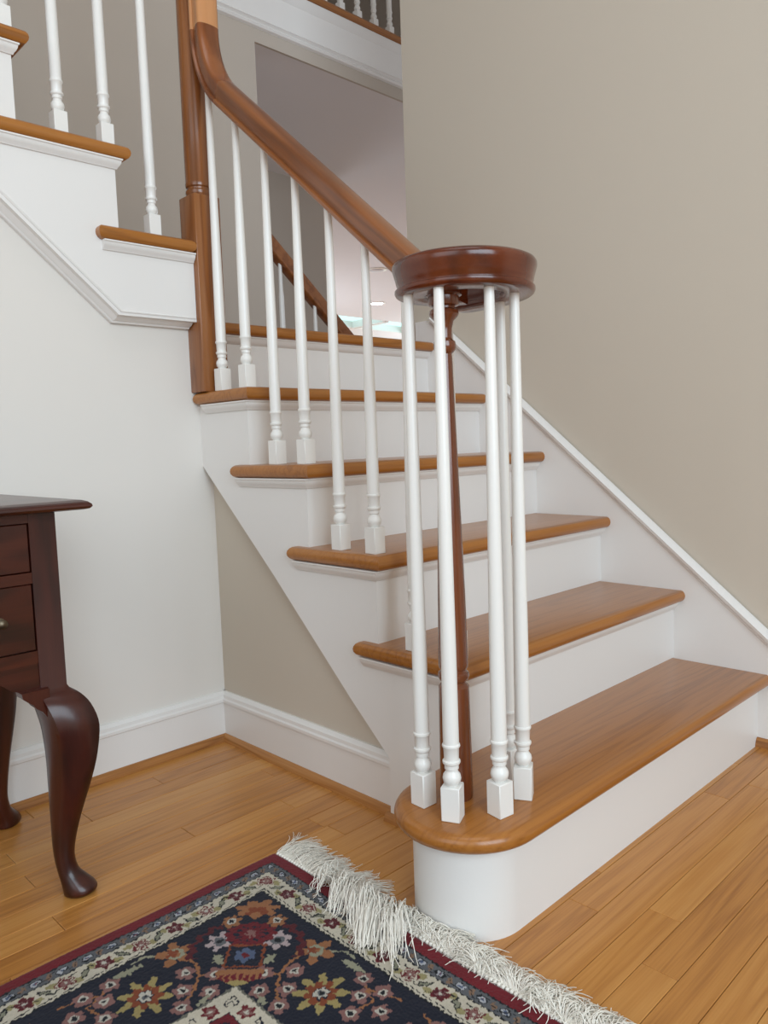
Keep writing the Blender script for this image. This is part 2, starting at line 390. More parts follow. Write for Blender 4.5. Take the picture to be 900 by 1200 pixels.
# ================================================================ UPPER STAIRCASE
us_ = thing('staircase', 'upper stair flight climbing left from the landing, oak treads over a white stringer', 'staircase', (-.2, 1.5, 6 * h))
YS = 1.052
Xk = lambda k: -(k - 7) * g       # riser k face
KX = 14
for k in range(7, KX):
    x0 = Xk(k); x1 = Xk(k + 1); zt = k * h
    mk('riser', *box(x0 - .018, x0, YS + .0205 if k > 7 else 1.11, YB - .001, (k - 1) * h, zt - t_), WHITE, us_)
    xr = x0 + n_ if k > 7 else -.0225
    xe = x1 - e_
    tpo = [(xr, YS - s_), (xr, YB - .001), (x1 - .017, YB - .001), (x1 - .017, YS + .0195), (xe, YS + .0195), (xe, YS - s_)]
    mk('tread', *slab(tpo, zt - t_, zt, None, 8), OAKTY if False else OAKT, us_, 40)
    cove = [(0, 0), (.004, 0), (.006, .004), (.010, .008), (.013, .013), (.014, .0175), (.017, .0195), (.017, .0225), (0, .0225)]
    if k > 7:
        pth = [((xe + .014, YS, zt - t_ - .0225), (0, -1, 0), (0, 0, 1)), ((x0, YS, zt - t_ - .0225), (.8, -1, 0), (0, 0, 1))]
    else:
        pth = [((xe + .014, YS, zt - t_ - .0225), (0, -1, 0), (0, 0, 1)), ((-.0235, YS, zt - t_ - .0225), (0, -1, 0), (0, 0, 1))]
    mk('cove_molding', *sweep(pth, cove), WHITE, us_, 25)
# stringer panel: strips along X
topx = []
for k in range(KX - 1, 6, -1):
    topx += [(Xk(k + 1), k * h - t_), (Xk(k) if k > 7 else -.0225, k * h - t_)]
def zb(x): return 1.128 if x > -.232 else 1.128 + .892 * (-.232 - x)
xs = sorted(set([p[0] for p in topx] + [-.232]))
parts = []
for a, b in zip(xs[:-1], xs[1:]):
    mx = (a + b) / 2
    tz = next(k * h - t_ for k in range(7, KX) if Xk(k + 1) <= mx <= Xk(k) + 1e-6)
    parts.append(prism([(a, zb(a)), (b, zb(b)), (b, tz), (a, tz)], YS, YS + .0205, 'Y'))
mk('stringer_panel', *cat_(*parts), WHITE, us_)
parts = []
# back face filler between stringer and wall so the flight is solid
mk('carriage', *prism([(-.0225, 1.14), (-.225, 1.14), (Xk(KX), 1.14 + .892 * (-.225 - Xk(KX))), (Xk(KX), 1.14 + .892 * (-.225 - Xk(KX)) + .05), (-.225, 1.20), (-.0225, 1.20)], YS + .02, YL + .1, 'Y'), WHITE, us_)
# panel moulding along the bottom edge: flat run, then up the slope
mp_ = [(-.045, -.014), (-.034, -.014), (-.031, -.010), (-.022, -.007), (-.014, -.001), (-.010, .004), (-.003, .0055), (.002, .007), (.003, .0095), (.001, .0115), (-.045, .0115)]
x_c = -.2295
th = math.atan(.892)
def upv(a): return Vector((math.sin(a), 0, math.cos(a)))
L1 = Vector((-.0255, YS, 1.128)); L2 = Vector((x_c, YS, 1.128)); L3 = Vector((-2.4, YS, 1.128 + .892 * (2.4 + x_c)))
u_mid = upv(th / 2) / math.cos(th / 2)
side = (0, -1, 0)
mk('panel_molding', *sweep([(L1, side, Vector((0, 0, 1))), (L2, side, u_mid), (L3, side, upv(th))], mp_), WHITE, us_, 25)

# ================================================================ NEWEL POSTS
nx, ny = .0155, 1.0705; nh = .0375
nw = thing('newel_post', 'tall square and round maple newel post at the corner of the landing', 'newel post', (nx, ny, 5 * h))
mk('block', *box(nx - nh, nx + nh, ny - nh, ny + nh, 5 * h, 1.448, .003, 2), NEWEL, nw, 35)
pr = [(1.448, .030), (1.452, .0315), (1.458, .0335), (1.463, .033), (1.466, .029), (1.470, .029), (1.473, .0325), (1.480, .0335), (1.484, .0325), (1.60, .0325), (1.9, .032), (2.25, .030)]
mk('shaft', *lathe(pr, 32, (nx, ny, 0)), NEWEL, nw, 35)
vv, ff = lathe([(0, .006), (.003, .006), (.004, .0045)], 12)
vv = [(a + .052, 1.0325 - c, b + 1.312) for a, b, c in vv]
vv = [(x - .012, y, z) for x, y, z in vv]
mk('wood_plug', vv, ff, DARKP, nw, 35)

px_, py_ = -.124, .124
np_ = thing('newel_post', 'slender mahogany post standing inside the ring of white balusters', 'newel post', (px_, py_, h))
pp = [(h, .0275), (h + .006, .0285), (.385, .0262), (.388, .024), (.391, .021), (.394, .021), (.397, .0245), (.403, .0268), (.409, .0262), (.412, .022), (.415, .022), (.418, .0245), (.425, .0255),
      (.55, .0232), (.7, .0190), (.85, .0145), (.930, .0125), (.944, .0118), (.947, .015), (.951, .0178), (.958, .0188), (.964, .0175), (.967, .0135), (.970, .0125),
      (.985, .0128), (.997, .0155), (1.004, .0225), (1.008, .0245), (1.014, .0235), (1.017, .0185), (1.020, .0185), (1.022, .0245), (1.024, .0255), (1.0445, .0255)]
pp = [(z, r) for z, r in pp]
mk('shaft', *lathe(pp, 28, (px_, py_, 0)), POST, np_, 35)

# ================================================================ BALUSTERS
bmesh_cache = {}
def baluster_mesh(H):
    key = round(H, 3)
    if key in bmesh_cache: return bmesh_cache[key]
    q = .0156; bl = .057
    b = box(-q, q, -q, q, 0, bl, .0012)
    pr = [(bl - .0005, .0085), (bl + .002, .0105), (bl + .006, .0138), (bl + .012, .0152), (bl + .018, .0140), (bl + .0225, .0108), (bl + .024, .0098), (bl + .0265, .0098), (bl + .028, .0116),
          (bl + .0345, .0116), (bl + .036, .0135), (bl + .0385, .0148), (bl + .0415, .0145), (bl + .0425, .0120), (bl + .062, .0128), (bl + .0635, .0140), (bl + .066, .0150), (bl + .0685, .0144), (bl + .0695, .0130),
          (bl + .10, .0130), (bl + .25, .0122), (H * .75, .0096), (H, .0080)]
    v, f = cat_(b, lathe(pr, 18))
    me = bpy.data.meshes.new('baluster'); me.from_pydata(v, [], f)
    me.polygons.foreach_set('use_smooth', [True] * len(me.polygons)); me.set_sharp_from_angle(angle=math.radians(38)); me.materials.append(WHITEB)
    bmesh_cache[key] = me; return me
def baluster(x, y, z, H, rot, parent, name='baluster'):
    return link(name, baluster_mesh(H), parent, (x, y, z), rot)

# ---- handrail profile (s across, u up from the underside)
half = [(.0, .0), (.0210, .0), (.0243, .0022), (.0260, .0058), (.0260, .0098), (.0232, .0116), (.0206, .0126), (.0208, .0146), (.0230, .0190), (.0243, .0250), (.0262, .0320), (.0282, .0390), (.0293, .0440), (.0290, .0485), (.0266, .0525), (.0205, .0556), (.0110, .0576), (.0, .0585)]
railp = half + [(-a, b) for a, b in half[-2:0:-1]]
zb_ = lambda y: 1.215 + .858 * (y - .455)       # underside of the sloping rail
X0 = .0155
rl = thing('stair_railing', 'lower stair railing, its brown handrail curling into a round volute over the bottom step', 'railing', (X0, .6, 0))
SX = Vector((-1, 0, 0))
ang = math.atan(.858)
yE = 1.036; Lt = .118; rad = Lt / math.tan((PI / 2 - ang) / 2)
yi = yE; zi = zb_(yE)
ys = yE - Lt * math.cos(ang); zs = zb_(ys)
def frame(a): return Vector((0, -math.sin(a), math.cos(a)))
ctr = Vector((X0, ys, zs)) + frame(ang) * rad
goose = []
NA = 16
for i in range(NA + 1):
    a = ang + (PI / 2 - ang) * i / NA
    goose.append((ctr - frame(a) * rad, SX, frame(a)))
ztop = goose[-1][0].z
# joint colour changes a little above the curve
goose.append((Vector((X0, yE, ztop + .008)), SX, frame(PI / 2)))
mk('gooseneck', *sweep(goose, railp), GOOSE, rl, 40)
mk('vertical_rail', *sweep([(Vector((X0, yE, ztop + .008)), SX, frame(PI / 2)), (Vector((X0, yE, 2.25)), SX, frame(PI / 2))], railp), RAILL, rl, 40)
# straight rail then easing to level then the ring
zv = 1.036                                     # underside of the level volute
yl = .455 + (zv - 1.215) / .858                 # where the slope would meet level
Le = .055
rade = Le / math.tan(PI / 2 - ang / 2)
rade = Le / math.tan(ang / 2)
y_hi = yl + Le * math.cos(ang); y_lo = yl - Le
c2 = Vector((X0, y_lo, zv + rade))
joint_y = .30
straight = [(Vector((X0, ys, zs)), SX, frame(ang)), (Vector((X0, max(joint_y, y_hi), zb_(max(joint_y, y_hi)))), SX, frame(ang))]
mk('handrail', *sweep(straight, railp), RAIL, rl, 40)
vol = [(Vector((X0, max(joint_y, y_hi), zb_(max(joint_y, y_hi)))), SX, frame(ang))]
for i in range(9):
    a = ang * (1 - i / 8)
    vol.append((c2 - frame(a) * rade, SX, frame(a)))
vc = Vector((-.100, .103, zv))
def spiral(th):          # th in degrees, 0 = +X, decreasing
    pts = [(30, .128), (0, .1065), (-45, .0915), (-90, .0870), (-180, .0860), (-225, .0865), (-270, .075), (-310, .062), (-345, .050)]
    for (a, ra), (b, rb) in zip(pts[:-1], pts[1:]):
        if a >= th >= b:
            k = (a - th) / (a - b); k = k * k * (3 - 2 * k) if False else k
            return ra + (rb - ra) * k
    return pts[-1][1]
ring = []
for i in range(61):
    thd = 14 - i * 5.6
    r = np.mean([spiral(min(30, max(-345, thd + q))) for q in (-16, -8, 0, 8, 16)]); a = math.radians(thd)
    ring.append(Vector((vc.x + r * math.cos(a), vc.y + r * math.sin(a), zv)))
def clean(path):
    out = []
    P = [p for p in path]
    for i in range(len(P)):
        T = (P[min(i + 1, len(P) - 1)] - P[max(i - 1, 0)]).normalized()
        S = T.cross(Vector((0, 0, 1))).normalized()
        out.append((P[i], S, Vector((0, 0, 1))))
    return out
ring = clean(ring)
vol = [v for v in vol if v[0].y > ring[0][0].y + .012]
mk('volute', *sweep(vol + ring, railp), VOL, rl, 40)
eye = [(zv + .0, .026), (zv + .002, .030), (zv + .0055, .031), (zv + .010, .030), (zv + .014, .027), (zv + .024, .030), (zv + .034, .033), (zv + .045, .032), (zv + .054, .025), (zv + .058, .012)]
mk('volute_eye', *lathe(eye, 28, (px_, py_, 0)), VOL, rl, 40)
for k in range(2, 6):
    for dy in (.0155, .125):
        yy = Yk(k) + dy
        z0 = k * h
        baluster(X0, yy, z0, zb_(yy) + .004 - z0 if yy > y_hi else 1.047 + .02 - z0, 0, rl)
for bx, by, a in ((-.183, .147, -2), (-.190, .076, 25), (-.127, .028, -8), (-.051, .036, 30), (-.004, .100, 0)):
    baluster(bx, by, h, zv + .003 - h, math.radians(a), rl)

# ---- upper railing
ur = thing('stair_railing', 'upper stair railing of white balusters rising to the left of the newel post', 'railing', (-.3, 1.094, 7 * h))
yb_ = YS + .034
zu = lambda x: 2.27 - .866 * x
for k in range(7, KX - 1):
    for dx in (-.0, -.11):
        xx = Xk(k) - .002 + dx
        if k == 7 and dx == 0: continue
        z0 = k * h
        baluster(xx, yb_, z0, zu(xx) - z0 + .004, 0, ur)
au = math.atan(.866)
mk('handrail', *sweep([(Vector((-.035, yb_, zu(-.035))), Vector((0, 1, 0)), Vector((math.sin(au), 0, math.cos(au)))), (Vector((Xk(KX - 1), yb_, zu(Xk(KX - 1)))), Vector((0, 1, 0)), Vector((math.sin(au), 0, math.cos(au))))], railp), RAIL, ur, 40)

# ---- balcony railing
br_ = thing('balcony_railing', 'white balusters along the balcony edge at the top of the view', 'railing', (1.5, YB + .02, 2.729))
for i in range(20):
    xx = .33 + i * .105
    baluster(xx, YB + .015, 2.729, .86, 0, br_)
mk('handrail', *sweep([(Vector((.25, YB + .015, 3.588)), Vector((0, 1, 0)), Vector((0, 0, 1))), (Vector((2.5, YB + .015, 3.588)), Vector((0, 1, 0)), Vector((0, 0, 1)))], railp), RAIL, br_, 40)

# ---- far flight going down beyond the landing
fs = thing('staircase', 'far stair flight dropping away behind the landing', 'staircase', (1.4, 1.7, .4))
for j in range(1, 6):
    xx = 1.02 + (j - 1) * g; zz = (6 - j) * h
    mk('tread', *box(xx, xx + g + .03, 1.20, YB + .06, zz - .03, zz), OAKT, fs)
    mk('riser', *box(xx, xx + .018, 1.20, YB + .06, zz, zz + h - .03), WHITE, fs)
fr = thing('stair_railing', 'brown handrail sloping down behind the landing through the wide opening', 'railing', (1.2, YB + .03, 1.2))
zf = lambda x: 1.655 - .866 * (x - .900)
SY = Vector((0, 1, 0)); uf = Vector((math.sin(au), 0, math.cos(au)))
mk('handrail', *sweep([(Vector((.80, YB + .03, zf(.80))), SY, uf), (Vector((1.95, YB + .03, zf(1.95))), SY, uf)], railp), RAIL, fr, 40)
for i in range(6):
    xx = .985 + i * .185
    z0 = 6 * h - .0 - max(0, math.floor((xx - 1.02) / g + 1)) * h
    z0 = max(z0, h)
    baluster(xx, YB + .03, z0, zf(xx) + .006 - z0, 0, fr)

# ---- family room beyond the opening
struct(mk('floor_family_room', *box(JX - .9, 9.5, YB + .0, 9.4, -.06, -.001), OAKF), 'floor of the far room')
yS0, yS1 = 6.90, 7.55
cz = OT
sk_x = [(5.55, 6.42), (6.50, 7.40), (7.50, 8.50)]
parts = [box(JX, 9.6, YB + .0125, yS0, cz, cz + .08), box(-.2, JX, YB + .1205, yS0, cz, cz + .08), box(-.2, 9.6, yS1, 8.4, cz, cz + .08)]
xa = -.2
for a, b in sk_x: parts.append(box(xa, a, yS0, yS1, cz, cz + .08)); xa = b
parts.append(box(xa, 9.6, yS0, yS1, cz, cz + .08))
struct(mk('ceiling_family_room', *cat_(*parts), CEIL), 'white ceiling of the far room')
for i, (a, b) in enumerate(sk_x):
    w = struct(mk('window_%d' % (i + 1), *box(a, b, yS0, yS1, cz + .075, cz + .085), SKYP), 'pale skylight in the far room ceiling')
    mk('window_frame', *cat_(box(a - .02, a + .02, yS0, yS1, cz - .02, cz + .075), box(b - .02, b + .02, yS0, yS1, cz - .02, cz + .075), box(a, b, yS1 - .04, yS1, cz - .015, cz + .075)), WHITE, w)
CREAM = paint('cream_wall_paint', (232, 226, 208), .9, .01, 200, .2)
struct(mk('wall_far', *cat_(box(-.2, 9.6, 8.3, 8.4, 0, cz)), CREAM), 'cream far wall under the skylights')
struct(mk('wall_family_side', *box(9.5, 9.6, YB, 9.4, 0, cz + .08), WALL), 'side wall of the far room')
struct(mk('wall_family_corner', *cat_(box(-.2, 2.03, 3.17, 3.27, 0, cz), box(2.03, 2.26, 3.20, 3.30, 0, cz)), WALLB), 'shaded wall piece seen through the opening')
def downlight(x, y, lit, label):
    t = thing('downlight', label, 'ceiling light', (x, y, cz))
    V, F = lathe([(cz - .008, .075), (cz - .010, .085), (cz - .006, .100), (cz + .002, .102)], 28, (x, y, 0))
    V = [(p[0], p[1], p[2]) for p in V]
    mk('trim_ring', V, F, WHITEB, t, 40)
    mk('lens', *lathe([(cz - .0125, .066), (cz - .0085, .072)], 28, (x, y, 0)), LAMP if lit else LAMPOFF, t, 40)
downlight(5.42, 5.985, True, 'lit round ceiling downlight near the skylights')
downlight(4.19, 4.71, False, 'unlit round ceiling downlight nearer the stairs')

# ================================================================ LOWBOY TABLE
PXR, PY0 = -.572, .650                      # right face and front face of the right front post
pw = .0455; TZ = .703; PB = .388
TW = .74; TD = .385
xl = PXR - TW; yb2 = PY0 + TD
tb = thing('side_table', 'dark mahogany side table with drawers and curved cabriole legs by the left wall', 'table', ((PXR + xl) / 2, (PY0 + yb2) / 2, 0))
tpoly = [(xl - .054, PY0 - .036), (PXR + .054, PY0 - .036), (PXR + .054, yb2 + .02), (xl - .054, yb2 + .02)]
def table_top(poly):
    v = []; f = []; pr = [(.012, TZ), (.004, TZ + .002), (.0, TZ + .006), (.001, TZ + .010), (.006, TZ + .0145), (.014, TZ + .0175), (.020, TZ + .0180)]
    n = 4
    for ins, z in pr: v += [(x, y, z) for x, y in inset(poly, ins)]
    for j in range(len(pr) - 1):
        for i in range(n): k = (i + 1) % n; f.append([j * n + i, j * n + k, (j + 1) * n + k, (j + 1) * n + i])
    f.append([3, 2, 1, 0]); f.append([(len(pr) - 1) * n + i for i in range(n)]); return v, f
mk('table_top', *table_top(tpoly), MAHO, tb, 30)
zr = lambda lo, hi, x0, x1, y0, y1: box(x0, x1, y0, y1, lo, hi)
# case sides and back
mk('side_panel', *box(PXR - .014, PXR - .003, PY0 + pw, yb2 - pw, .44, TZ), MAHO, tb)
mk('side_panel', *box(xl + .003, xl + .014, PY0 + pw, yb2 - pw, .44, TZ), MAHO, tb)
mk('back_panel', *box(xl + pw, PXR - pw, yb2 - .014, yb2 - .003, .44, TZ), MAHO, tb)
fx0, fx1 = xl + pw, PXR - pw
mk('top_rail', *box(fx0, fx1, PY0 + .001, PY0 + .02, .686, TZ), MAHO, tb)
mk('middle_rail', *box(fx0, fx1, PY0 + .001, PY0 + .02, .581, .600), MAHO, tb)
mk('lower_rail', *box(fx0, fx1, PY0 + .001, PY0 + .02, .440, .462), MAHO, tb)
# drawers: one wide on top, three below
def drawer(x0, x1, z0, z1, knobs):
    d_ = mk('drawer', *box(x0 + .0015, x1 - .0015, PY0 + .0025, PY0 + .30, z0 + .0015, z1 - .0015, .0012), MAHO, tb)
    for kx in knobs:
        v, f = lathe([(0, .008), (.002, .009), (.003, .005), (.010, .0035), (.014, .0075), (.018, .008), (.021, .004)], 16)
        v = [(kx + a, PY0 + .0025 - c, (z0 + z1) / 2 + b) for a, b, c in v]
        mk('knob', v, f, BRASS, d_, 40)
drawer(fx0, fx1, .600, .686, (fx0 + .15, fx1 - .15))
w3 = (fx1 - fx0) / 3
for i in range(3):
    drawer(fx0 + i * w3 + (.008 if i else 0), fx0 + (i + 1) * w3 - (.008 if i < 2 else 0), .462, .581, (fx0 + (i + .5) * w3 if i != 2 else fx1 - .058,))
for i in (1, 2): mk('divider', *box(fx0 + i * w3 - .008, fx0 + i * w3 + .008, PY0 + .001, PY0 + .02, .462, .581), MAHO, tb)
# scalloped apron
parts = []
NA = 40
def ap(x):
    u = min(x - fx0, fx1 - x)
    if u < .042: return .3945
    if u < .11: return .3945 + .043 * math.sin((u - .042) / .068 * PI / 2)
    return .4375 - .018 * math.sin(min(1, (u - .11) / .12) * PI)
for i in range(NA):
    a = fx0 + (fx1 - fx0) * i / NA; b = fx0 + (fx1 - fx0) * (i + 1) / NA
    parts.append(prism([(a, ap(a)), (b, ap(b)), (b, .4399), (a, .4399)], PY0 + .003, PY0 + .018, 'Y'))
mk('apron', *cat_(*parts), MAHO, tb)
# cabriole legs: post, knee, ankle and pad foot lofted as one surface
def cabriole(cx, cy, dx, dy):
    D = Vector((dx, dy, 0)).normalized(); S = Vector((-D.y, D.x, 0))
    # z, outward offset, radius outward-inward, radius sideways, squareness
    K = [(TZ, 0, .0228, .0228, 1), (.392, 0, .0228, .0228, 1), (.386, .002, .0245, .024, .95), (.374, .010, .034, .030, .75), (.355, .021, .0385, .034, .6), (.325, .031, .040, .034, .5), (.295, .033, .0385, .032, .42), (.25, .030, .0345, .029, .36),
         (.20, .022, .0290, .0245, .3), (.15, .013, .0235, .0205, .2), (.10, .006, .0190, .0175, .1), (.07, .005, .0172, .0162, .05), (.045, .010, .0185, .0175, 0), (.030, .019, .0235, .0215, 0), (.018, .027, .0285, .0255, 0), (.009, .030, .0300, .027, 0), (.003, .028, .0275, .0245, 0), (.0005, .026, .0235, .021, 0)]
    K2 = []
    for i in range(2, len(K) - 1):
        p0, p1, p2, p3 = K[max(1, i - 1)], K[i], K[i + 1], K[min(len(K) - 1, i + 2)]
        for q in range(3):
            t = q / 3
            K2.append(tuple(.5 * (2 * b1 + (c1 - a1) * t + (2 * a1 - 5 * b1 + 4 * c1 - d1) * t * t + (3 * b1 - a1 - 3 * c1 + d1) * t ** 3) for a1, b1, c1, d1 in zip(p0, p1, p2, p3)))
    K = K[:2] + K2 + [K[-1]]
    v = []; f = []; n = 32
    a45 = math.atan2(D.y, D.x)
    for z, off, r1, r2, sq in K:
        for i in range(n):
            a = 2 * PI * i / n
            c_, s__ = math.cos(a), math.sin(a)
            # blend between a square whose sides follow the case and an ellipse along the diagonal
            ex, ey = c_, s__
            gx = a - a45; qx, qy = math.cos(a), math.sin(a); m = max(abs(qx), abs(qy))
            sqv = Vector((qx / m * r1, qy / m * r1, 0))
            el = D * (math.cos(gx) * r1 * (1 + .28 * min(1, max(0, sq) * 3) * (sq < .99))) + S * (math.sin(gx) * r2)
            p = sqv * sq + el * (1 - sq) if sq > 0 else el
            v.append((cx + D.x * off + p.x, cy + D.y * off + p.y, z))
    for j in range(len(K) - 1):
        for i in range(n): k = (i + 1) % n; f.append([j * n + i, j * n + k, (j + 1) * n + k, (j + 1) * n + i])
    f.append(list(range(n))); f.append([(len(K) - 1) * n + i for i in range(n)][::-1])
    return v, f
def knee_block(cx, cy, sx):
    # ogee return beside the knee, under the apron
    pl = [(0, .3955), (0, .325), (.006 * sx, .343), (.014 * sx, .356), (.024 * sx, .364), (.029 * sx, .372), (.038 * sx, .379), (.0455 * sx, .386), (.047 * sx, .3955)]
    return prism([(cx + a, z) for a, z in pl], cy - .026, cy + .004, 'Y')
hw = pw / 2
for (cx, cy, dx, dy) in ((PXR - hw, PY0 + hw, 1, -1), (xl + hw, PY0 + hw, -1, -1), (PXR - hw, yb2 - hw, 1, 1), (xl + hw, yb2 - hw, -1, 1)):
    lg = mk('leg', *cabriole(cx, cy, dx, dy), MAHOZ, tb, 50)
    if dy < 0:
        mk('knee_bracket', *knee_block(cx - dx * .012, PY0 + .014, -dx), MAHOZ, lg, 40)

# ================================================================ RUG
RXE, RYE = -.257, .485; RA, RB = 1.24, 1.86
def srgb(*c): return np.array(s2l(c)[:3]) * .72  # wool colours darkened, putting the weaker light at the front into them
NAVY = srgb(24, 27, 45); RED = srgb(116, 24, 34); DRED = srgb(92, 22, 30); GREY = srgb(104, 106, 110); CRM = srgb(222, 213, 192); PNK = srgb(150, 106, 100)
TAN = srgb(168, 112, 72); GOLD = srgb(176, 158, 100); RUST = srgb(142, 70, 38); LIL = srgb(194, 176, 176); LEAF = srgb(166, 164, 138); BLK = srgb(16, 18, 26); BLU = srgb(92, 106, 136); WHT = srgb(212, 206, 192)
def rug_color(A, B):
    shp = A.shape
    A = np.minimum(A, RA - A); B0 = np.minimum(B, RB - B)
    # knot grid and hand-made waver
    q = .0014
    A = np.round(A / q) * q; B0 = np.round(B0 / q) * q
    wv = .0013 * np.sin(A * 410 + B0 * 180) + .0009 * np.sin(B0 * 620 - A * 300)
    A = A + wv; B0 = B0 - .0012 * np.sin(A * 530 + B0 * 350)
    s = np.minimum(A, B0); t = np.maximum(A, B0)
    C = np.zeros(shp + (3,)); C[:] = NAVY
    def put(mask, col): C[mask] = col
    def flower(a, b, r, n, col, core=None, rim=None, ph=0., depth=.22, X=None, Y=None, sharp=1.):
        X = A if X is None else X; Y = B0 if Y is None else Y
        dx = X - a; dy = Y - b; d = np.hypot(dx, dy); th_ = np.arctan2(dy, dx)
        rad = r * (1 - depth + depth * np.abs(np.cos(n * .5 * th_ + ph)) ** sharp * 1.4)
        if rim is not None: put(d < rad + .0024, rim)
        put(d < rad, col)
        if core is not None:
            put(d < r * .50, core[0])
            put(d < r * .26, core[1])
        return d, th_
    def seg(P, w, col):
        for (a0, b0), (a1, b1) in zip(P[:-1], P[1:]):
            for (x0, y0, x1, y1) in ((a0, b0, a1, b1), (b0, a0, b1, a1)):
                vx, vy = x1 - x0, y1 - y0; l2 = vx * vx + vy * vy
                k = np.clip(((FA - x0) * vx + (FB - y0) * vy) / l2, 0, 1)
                put((np.hypot(FA - x0 - k * vx, FB - y0 - k * vy) < w) & fieldmask, col)
    # ---- field (between .098 and .265) with coordinates folded so that the motifs repeat
    fold = lambda u: np.where(u > .49, np.abs(.98 - u), u)
    FA = fold(A); FB = fold(B0)
    fieldmask = (s > .098)
    seg([(.155, .285), (.178, .282), (.205, .292), (.232, .318), (.245, .345)], .0022, TAN)
    seg([(.205, .292), (.235, .268), (.250, .262)], .0020, TAN)
    seg([(.128, .300), (.105, .330), (.105, .350)], .0018, LEAF)
    seg([(.127, .395), (.140, .415), (.150, .440), (.190, .432)], .0018, TAN)
    seg([(.140, .415), (.128, .437), (.120, .470)], .0018, TAN)
    seg([(.165, .205), (.158, .222)], .003, PNK)
    for (a, b) in ((.186, .304), (.221, .273), (.218, .327), (.249, .300), (.248, .346), (.127, .395), (.127, .437), (.155, .417), (.156, .462), (.188, .432)):
        for X, Y in ((a, b), (b, a)):
            flower(X, Y, .0145, 5, PNK, (WHT, BLK), None, .4 + a * 30, .26, FA, FB)
    for (a, b) in ((.19, .371),):
        for X, Y in ((a, b), (b, a)):
            flower(X, Y, .036, 8, GOLD, None, None, 0, .48, FA, FB, 1.6)
            flower(X, Y, .0235, 8, RUST, None, None, .9, .3, FA, FB)
            flower(X, Y, .0125, 6, NAVY, None, None, .2, .2, FA, FB)
            flower(X, Y, .0105, 6, WHT, (GREY, BLK), None, .2, .35, FA, FB)
    for (a, b) in ((.160, .227),):
        for X, Y in ((a, b), (b, a)):
            flower(X, Y, .021, 6, LIL, (GREY, BLK), None, .6, .42, FA, FB, 1.4)
    for (a, b) in ((.130, .185),):
        for X, Y in ((a, b), (b, a)):
            flower(X, Y, .016, 6, TAN, (WHT, BLK), None, .3, .34, FA, FB)
    # lilies
    for (a, b) in ((.135, .292),):
        for X, Y in ((a, b), (b, a)):
            flower(X, Y, .027, 5, TAN, (LEAF, TAN), None, .8, .5, FA, FB, 1.5)
            flower(X - .004, Y + .004, .009, 4, RUST, None, None, .1, .4, FA, FB)
    # cream leaves
    def leaf(a, b, ux, uy, L, w, col, sym=True):
        for (X, Y, VX, VY) in ((a, b, ux, uy), (b, a, uy, ux)):
            dx = FA - X; dy = FB - Y; nn = math.hypot(VX, VY); p = (dx * VX + dy * VY) / nn; q2 = (-dx * VY + dy * VX) / nn
            k = np.clip(p / L, -1, 1); put((np.abs(p) < L) & (np.abs(q2) < w * (1 - k ** 2) * (1.1 + .25 * np.sin(p * 900))), col)
            if not sym: break
    leaf(.196, .253, .5, .1, .014, .0068, LEAF); leaf(.119, .362, -.1, 1, .026, .0060, LEAF); leaf(.215, .455, .3, 1, .02, .006, LEAF)
    leaf(.258, .318, .2, 1, .012, .005, LEAF)
    # red feather arcs
    for (X, Y) in ((.155, .262), (.262, .155)):
        d = np.hypot(FA - (.185 if X < Y else .225), FB - (.225 if X < Y else .185)); th_ = np.arctan2(FB - Y, FA - X)
        m = (np.abs(d - .060 - .004 * np.sin(np.arctan2(FB - .2, FA - .2) * 22)) < .0055) & ((FA + FB) < .445) & (np.abs(FA - FB) > .072)
        put(m, DRED)
    # diagonal palmette group
    P = (FA + FB) / 2; Q = (FB - FA) / 2
    def dl(p0, q0, rp, rq, col, n=6, dep=.2, ph=0.):
        dx = (P - p0) / rp; dy = (Q - q0) / rq; th_ = np.arctan2(dy, dx)
        put(np.hypot(dx, dy) < 1 - dep + dep * 1.3 * np.abs(np.cos(n * .5 * th_ + ph)), col)
    dl(.134, 0, .017, .026, TAN, 7, .35); dl(.140, 0, .010, .014, RUST, 5, .3); dl(.147, 0, .006, .007, TAN, 5, .3)
    dl(.181, 0, .021, .031, RED, 12, .14); dl(.181, 0, .014, .019, NAVY, 12, .3); dl(.181, 0, .012, .016, RED, 10, .35, .4); dl(.181, 0, .006, .007, PNK, 8, .4)
    m = (P > .200) & (P < .238) & (np.abs(Q) < .0215); put(m, RUST)
    m = (P > .2028) & (P < .2355) & (np.abs(Q) < .0185); put(m, NAVY)
    dl(.218, 0, .011, .012, BLU, 6, .25); dl(.218, 0, .004, .004, RED, 6, .2)
    m = ((P - .247) / .016) ** 2 + (Q / .026) ** 2 < 1; put(m & (P > .241), TAN)
    put(m & (P > .249), np.array(RED)); put(m & (P > .249) & (np.sin(Q * 900) > .5), TAN)
    dl(.262, 0, .004, .012, GOLD, 4, .2)
    # ---- inner medallion panel
    si = s
    put(si > .2650, srgb(118, 116, 104)); put(si > .2690, CRM)
    tt = (t - .31 + 10) % .062 - .031
    inn = (si > .270) & (si < .303)
    dxx = si - .2865
    d = np.hypot(dxx, tt); th_ = np.arctan2(dxx, tt); rad = .0125 * (.72 + .4 * np.abs(np.cos(2.5 * th_ + .5)))
    put(inn & (d < rad), RED); put(inn & (d < rad * .62), PNK); put(inn & (d < rad * .28), WHT)
    tt2 = (t - .31 + .031 + 10) % .062 - .031
    put(inn & (np.abs(dxx - .35 * tt2) < .004) & (np.abs(tt2) < .009), NAVY); put(inn & (np.abs(dxx - .35 * tt2) < .0022) & (np.abs(tt2) < .007), CRM)
    put(si > .304, NAVY); put(si > .3065, RED)
    put((si > .315) & (((A * 23) % 1 - .5) ** 2 + ((B0 * 23) % 1 - .5) ** 2 < .06), NAVY); put(si > .36, NAVY)
